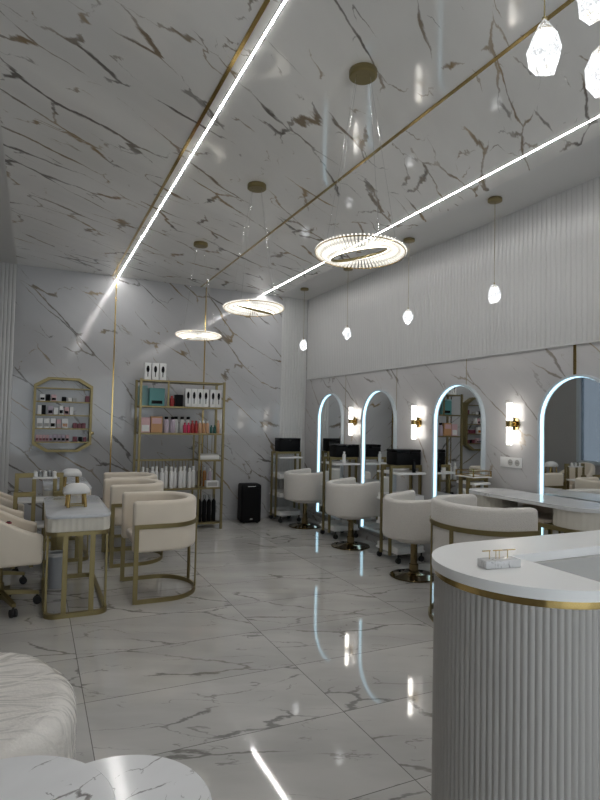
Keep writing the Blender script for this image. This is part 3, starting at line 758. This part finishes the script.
# ------------------------------------------------------------------ pouf and marble coffee tables in front
t = thing('round_pouf', 'large round white boucle pouf wrapped in clear plastic film, front left', 'pouf', (-.40, 2.33, 0))
prof = [(0, .02), (.50, .02), (.545, .035), (.56, .07), (.568, .2), (.568, .36)]
for i in range(1, 9):
    a = R(90 * i / 8); prof.append((.568 - .085 * (1 - math.cos(a)), .36 + .085 * math.sin(a)))
prof += [(.35, .452), (.2, .455), (0, .456)]
m = MB().lathe(prof, 72)
for v in m.bm.verts:
    v.co = Vector((v.co.x * 1.035, v.co.y * 1.035, v.co.z * 1.075)); v.co += Vector((1, .6, .8)) * .006 * mnoise.noise(v.co * 7) 
m.build('upholstery', 'wrap', t, smooth=60)
MB().lathe([(0, 0), (.49, 0), (.49, .0195), (0, .0195)], 40).build('base', 'black', t)
def coffee_table(x, y, z, r, label, angs):
    t = thing('coffee_table', label, 'coffee table', (x, y, 0), 0, 'pair of nested round marble tables')
    MB().lathe([(0, z - .02), (r - .004, z - .02), (r, z - .016), (r, z - .004), (r - .004, z), (0, z)], 64).build('tabletop', 'marble_table', t)
    MB().lathe([(r - .06, z - .035), (r - .03, z - .035), (r - .03, z - .0205), (r - .06, z - .0205)], 48).build('rim', 'gold_dark', t)
    for a in map(R, angs):
        MB().cyl((math.cos(a) * (r - .045), math.sin(a) * (r - .045), 0), (math.cos(a) * (r - .045), math.sin(a) * (r - .045), z - .035), .011, 14).build('leg', 'gold_dark', t)
coffee_table(-.06, 1.56, .505, .285, 'round white marble coffee table with dark veins, higher one at the left corner', (95, 180, 265))
coffee_table(.225, 1.575, .452, .255, 'round white marble coffee table, lower one, in front centre-left', (60, -60, 20, -20))

# ------------------------------------------------------------------ display shelving at the back wall
SX0, SX1, SY0, SY1 = 1.24, 2.36, 7.50, 7.86
t = thing('display_shelving', 'tall brass framed open shelving with hair products against the back wall', 'shelving', (0, 0, 0))
g = 'gold'
for x in (SX0, SX1):
    for y in (SY0, SY1): MB().box(x - .015, y - .015, 0, x + .015, y + .015, 2.0, .001, 1).build('post', g, t)
def plank(x0, x1, z, y0=SY0, y1=SY1):
    MB().box(x0, y0 + .0155, z - .022, x1, y1 - .0155, z, .001, 1).build('shelf', g, t)
for z in (1.99, 1.65, 1.295, .56, .09): plank(SX0 + .0155, SX1 - .0155, z)
plank(2.055, SX1 - .0155, .935)
for x, z0, z1, y in ((1.60, 1.65, 1.968, SY0 + .02), (2.04, .09, 1.273, SY0 + .02), (2.04, .09, 1.273, SY1 - .03)):
    MB().box(x - .011, y - .011, z0, x + .011, y + .011, z1 if z1 > 1.5 else .538, .001, 1).build('divider', g, t)
    if z1 < 1.5: MB().box(x - .011, y - .011, .56, x + .011, y + .011, z1, .001, 1).build('divider', g, t)
MB().box(SX0 + .016, SY1 - .03, .905, 2.028, SY1 - .018, .93).build('rail', g, t)
for k in range(16): 
    x = SX0 + .05 + k * .046; MB().box(x - .004, SY1 - .028, .56, x + .004, SY1 - .02, .905).build('rod', 'gold_dark', t)
for k in range(4):
    x = 2.11 + k * .065; MB().box(x - .004, SY1 - .028, .935, x + .004, SY1 - .02, 1.273).build('rod', 'gold_dark', t)

def carton(name, label, cat, x, y, z, w, d, h, mat, group=None, art=None, flap=True, rz=0):
    t = thing(name, label, cat, (x, y, z + .001), rz, group)
    MB().box(-w / 2, -d / 2, 0, w / 2, d / 2, h, .003, 1).build('body', mat, t)
    if art: art(t, w, d, h)
    return t
def brush_art(t, w, d, h):
    m = MB(); y = -d / 2 - .0012
    m.lathe([(0, 0), (.0001, 0)], 3)
    m = MB()
    pts = [(w * .24 * math.cos(2 * PI * i / 20), h * .63 + h * .20 * math.sin(2 * PI * i / 20)) for i in range(20)]
    m.rings([[(px, -d / 2 - .0003, pz) for px, pz in pts], [(px, y, pz) for px, pz in pts]])
    m.box(-w * .06, y, h * .18, w * .06, -d / 2 - .0003, h * .46)
    m.build('brush_picture', 'black', t)
def stripe_art(colr, a, b, c=.8):
    def f(t, w, d, h): MB().box(-w * c / 2, -d / 2 - .0012, h * a, w * c / 2, -d / 2 - .0002, h * b).build('printed_panel', colr, t)
    return f
W_ = 'white'
for k in range(3):
    carton('brush_carton', 'white carton with a black brush picture on top of the shelving, %s' % nth(k, 3), 'box', 1.335 + k * .098, 7.62, 1.99, .085, .09, .225, W_, 'cartons on top of the shelving', brush_art)
teal = col('teal_card', (.10, .30, .30)); teal2 = col('pale_teal_card', (.28, .50, .50)); red = col('red_plastic', (.35, .03, .03)); pink = col('magenta_plastic', (.55, .03, .10))
orange = col('orange_card', (.52, .28, .13)); lilac = col('lilac_card', (.50, .42, .50)); amber = col('amber_glass', (.35, .14, .03), .15); brown = col('dark_brown_glass', (.06, .02, .012), .15)
peach = col('peach_plastic', (.62, .36, .22)); green = col('deep_green_glass', (.02, .10, .08), .2); pinkp = col('pink_card', (.62, .40, .42)); wine = col('wine_red', (.16, .03, .05))
carton('teal_box', 'pale teal box standing at the left end of the top shelf, edge on', 'box', 1.315, 7.78, 1.65, .11, .10, .27, teal2)
carton('teal_box', 'large teal box with a dark print on the top shelf', 'box', 1.47, 7.66, 1.65, .20, .12, .235, teal, None, stripe_art('black', .12, .3, .7))
jar('small red jar on the top shelf beside the large teal box', 1.665, 7.60, 1.65, .03, .14, red, red, None)
carton('black_box', 'black box on the top shelf beside the red jar', 'box', 1.77, 7.66, 1.65, .10, .1, .16, 'black')
for k in range(4):
    carton('brush_carton', 'white brush carton in the left four on the top shelf, %s' % nth(k, 4), 'box', 1.876 + k * .082, 7.60, 1.65, .076, .08, .245, W_, 'brush cartons on the top shelf', brush_art)
for k in range(2):
    carton('brush_carton', 'white brush carton in the right pair on the top shelf, %s' % ('left one' if k == 0 else 'right one'), 'box', 2.222 + k * .082, 7.60, 1.65, .076, .08, .245, W_, 'brush cartons on the top shelf', brush_art)
# second shelf
carton('cosmetics_box', 'white and pink box at the left end of the second shelf', 'box', 1.325, 7.62, 1.295, .12, .1, .20, pinkp, None, stripe_art('white', .08, .5))
carton('cosmetics_box', 'orange patterned box on the second shelf beside the pink box', 'box', 1.47, 7.62, 1.295, .15, .1, .215, orange, None, stripe_art(pinkp, .55, .9))
for k in range(2): jar('lilac bottle with black cap on the second shelf, %s of the pair' % ('left' if k == 0 else 'right'), 1.60 + k * .085, 7.60, 1.295, .036, .215, lilac, 'black', 'lilac bottles on the second shelf', neck=.6)
for k in range(3): jar('white bottle with black cap behind the red bottles on the second shelf, %s' % nth(k, 3), 1.755 + k * .085, 7.72, 1.295, .034, .22, W_, 'black', 'white bottles on the second shelf', neck=.6)
for k, (mm, l) in enumerate(((pink, 'bright pink bottle on the second shelf, left of its twin'), (pink, 'bright pink bottle on the second shelf, right of its twin'), (red, 'dark red bottle on the second shelf beside the pink pair'),
                              (red, 'dark red bottle on the second shelf beside the first peach bottle'), (peach, 'peach bottle on the second shelf beside the dark red ones'), (orange, 'orange bottle on the second shelf between peach bottles'),
                              (peach, 'peach bottle on the second shelf beside the green bottles'))):
    jar(l, 1.845 + k * .052, 7.58, 1.295, .024, .14 + .03 * (k > 1), mm, W_ if k > 3 else mm, None)
for k, (mm, l, h) in enumerate(((green, 'deep green bottle on the second shelf, left of two', .11), (green, 'deep green bottle on the second shelf, right of two', .11), (peach, 'tall peach bottle at the right end of the second shelf', .18))):
    jar(l, 2.215 + k * .048, 7.58, 1.295, .021, h, mm, mm, None)
# little tray on the short shelf
t = thing('white_tray', 'white tray on the short right shelf of the shelving', 'tray', (2.20, 7.66, .936))
MB().box(-.135, -.09, 0, .135, .09, .055, .004).build('body', W_, t); MB().bar([(x, y, .0645) for x, y in rrect(-.13, -.085, .13, .085, .01, 2)], .006, .019, True).build('rim', 'shade', t)
# white bottles on the lower shelf
for k in range(12):
    jar('white pump bottle in the lower shelf row, %s' % nth(k, 12) if k < 10 else 'white pump bottle in the lower shelf row, %s' % ('second from right' if k == 10 else 'rightmost'), 1.31 + k * .062, 7.575 + .05 * (k % 2), .56, .028, .285 - .02 * (k % 3 == 1), W_, W_, 'white pump bottles on the lower shelf', neck=.5)
for k, (mm, l) in enumerate(((brown, 'dark brown bottle beside the white pump bottles on the lower shelf'), (amber, 'amber bottle on the lower shelf right of the brown one'), (lilac, 'lilac bottle at the right end of the lower shelf'))):
    jar(l, 2.10 + k * .075, 7.72, .56, .026, .28 - .02 * k, mm, W_ if k else mm, None)
carton('white_crate', 'low white box in front of the amber bottle on the lower shelf', 'box', 2.24, 7.585, .56, .17, .1, .085, W_, None, stripe_art('shade', .2, .8))
for k in range(4):
    jar('black bottle with clear top on the bottom shelf, %s' % nth(k, 4), 2.09 + k * .066, 7.62, .09, .03, .36, 'black', 'pane', 'black bottles on the bottom shelf', neck=.4)
for k in range(5):
    carton('black_box', 'black box on the bottom shelf behind the tub chairs, %s' % nth(k, 5), 'box', 1.36 + k * .135, 7.66, .09, .12, .1, .25, 'black', 'black boxes on the bottom shelf')

# ------------------------------------------------------------------ octagonal rack
OX0, OX1, OZ0, OZ1, OZa, OZb, Dp = -.015, .70, 1.02, 1.99, 1.12, 1.89, .11
t = thing('octagonal_rack', 'brass octagonal wall rack holding rows of small polish boxes', 'wall rack', (0, YB, 0))
ox = .165
oc = [(OX0 + ox, OZ0), (OX1 - ox, OZ0), (OX1, OZa), (OX1, OZb), (OX1 - ox, OZ1), (OX0 + ox, OZ1), (OX0, OZb), (OX0, OZa)]
cxm, czm = (OX0 + OX1) / 2, (OZ0 + OZ1) / 2
def inset(p, d): return (p[0] - d * (1 if p[0] > cxm else -1), p[1] - d * (1 if p[1] > czm else -1))
oi = [inset(p, .03) for p in oc]
m = MB(); m.rings([[(x, -Dp, z) for x, z in oc], [(x, 0, z) for x, z in oc], [(x, 0, z) for x, z in oi], [(x, -Dp, z) for x, z in oi]], closed=True); m.build('frame', 'gold_dark', t, smooth=0)
OZS = (1.155, 1.33, 1.505, 1.68)
for z in OZS + (1.855,): MB().box(OX0 + .0305, -Dp + .003, z - .016, OX1 - .0305, -.003, z).build('shelf', 'gold_dark', t)
MB().cyl((OX1 + .0005, -.06, 1.27), (OX1 + .03, -.06, 1.27), .02, 14).build('knob', 'gold_dark', t)
yr = YB - .055
rows = [('top', 1.68, [(.09, .06, .085, 'white', 'black'), (.155, .05, .085, 'black', None), (.225, .06, .085, pinkp, 'black'), (.35, .055, .06, 'black', None), (.42, .045, .05, 'white', None), (.475, .05, .05, 'shade', None), (.635, .05, .08, wine, None)]),
        ('second', 1.505, [(.06, .045, .12, 'white', None), (.11, .05, .12, 'black', None), (.19, .06, .11, lilac, 'black'), (.255, .05, .09, 'white', None), (.32, .05, .12, 'white', 'black'), (.385, .055, .10, pinkp, 'black'), (.445, .045, .11, 'white', None)]),
        ('third', 1.33, [(.07, .07, .125, 'white', 'shade'), (.15, .07, .125, 'white', 'shade'), (.225, .06, .125, 'white', 'black'), (.295, .055, .115, pinkp, 'shade'), (.37, .075, .125, 'white', amber), (.49, .05, .07, wine, None), (.545, .045, .065, wine, None), (.60, .05, .07, wine, None)]),
        ('bottom', 1.155, [(.045, .035, .085, pinkp, wine), (.085, .035, .085, pinkp, wine), (.125, .035, .085, pinkp, wine), (.165, .035, .085, pinkp, wine), (.205, .035, .085, lilac, wine), (.255, .04, .095, lilac, 'black'), (.305, .04, .09, lilac, 'black'), (.355, .04, .09, lilac, 'black'), (.405, .04, .085, pinkp, 'black'), (.50, .05, .065, wine, None), (.565, .04, .06, 'black', None), (.62, .04, .06, wine, None)])]
cn = {'white': 'white', 'black': 'black', 'shade': 'grey'}
for rn, z, its in rows:
    n = len(its)
    for k, (x, w, h, mm, ar) in enumerate(its):
        nm = cn.get(mm) if isinstance(mm, str) else mm.name.split('_')[0]
        pos = nth(k, n) if k < 10 or k == n - 1 else 'second from right'
        carton('polish_box', 'small %s polish box on the rack\'s %s shelf, %s' % (nm, rn, pos), 'box', x, yr, z, w, .06, h, mm, 'polish boxes on the %s shelf of the octagonal rack' % rn,
               stripe_art(ar, .15, .5) if ar else None)

# ------------------------------------------------------------------ loudspeaker on the floor
t = thing('portable_speaker', 'black upright loudspeaker standing on the floor against the back wall', 'speaker', (2.90, 7.86, 0), R(-6))
MB().box(-.15, -.13, .012, .15, .13, .56, .03, 3).build('cabinet', 'black', t)
MB().box(-.125, -.138, .05, .125, -.1305, .50, .003, 1).build('grille', 'mesh_black', t)
MB().box(-.06, -.133, .525, .06, -.11, .535, .003).build('handle', 'chrome', t)
MB().box(-.018, -.1415, .055, .018, -.1385, .075).build('badge', 'chrome', t)
for x in (-.1, .1):
    for y in (-.09, .09): MB().cyl((x, y, 0), (x, y, .012), .018, 12).build('foot', 'rubber', t)

# ------------------------------------------------------------------ daylight, camera
w = bpy.data.worlds.new('World'); bpy.context.scene.world = w; w.use_nodes = True
bg = w.node_tree.nodes['Background']; bg.inputs[0].default_value = (.93, .96, 1, 1); bg.inputs[1].default_value = 1.2

yaw, pitch, roll = R(25.12), R(2.2), R(1.21)
f = Vector((math.sin(yaw) * math.cos(pitch), math.cos(yaw) * math.cos(pitch), math.sin(pitch)))
r0 = Vector((math.cos(yaw), -math.sin(yaw), 0)); u0 = r0.cross(f)
rr = r0 * math.cos(roll) + u0 * math.sin(roll); uu = -r0 * math.sin(roll) + u0 * math.cos(roll)
cam = bpy.data.cameras.new('camera'); co = bpy.data.objects.new('camera', cam); C.objects.link(co)
mtx = Matrix((rr, uu, -f)).transposed().to_4x4(); mtx.translation = (0, 0, 1.48); co.matrix_world = mtx
cam.sensor_fit = 'VERTICAL'; cam.sensor_height = 24; cam.lens = 566 / 800 * 24; cam.clip_start = .02
S = bpy.context.scene; S.camera = co
S.view_settings.view_transform = 'Standard'; S.view_settings.look = 'None'; S.view_settings.gamma = 1; S.view_settings.exposure = .85
S.view_settings.use_curve_mapping = False
S.cycles.max_bounces = 10; S.cycles.transparent_max_bounces = 12; S.cycles.sample_clamp_indirect = 6
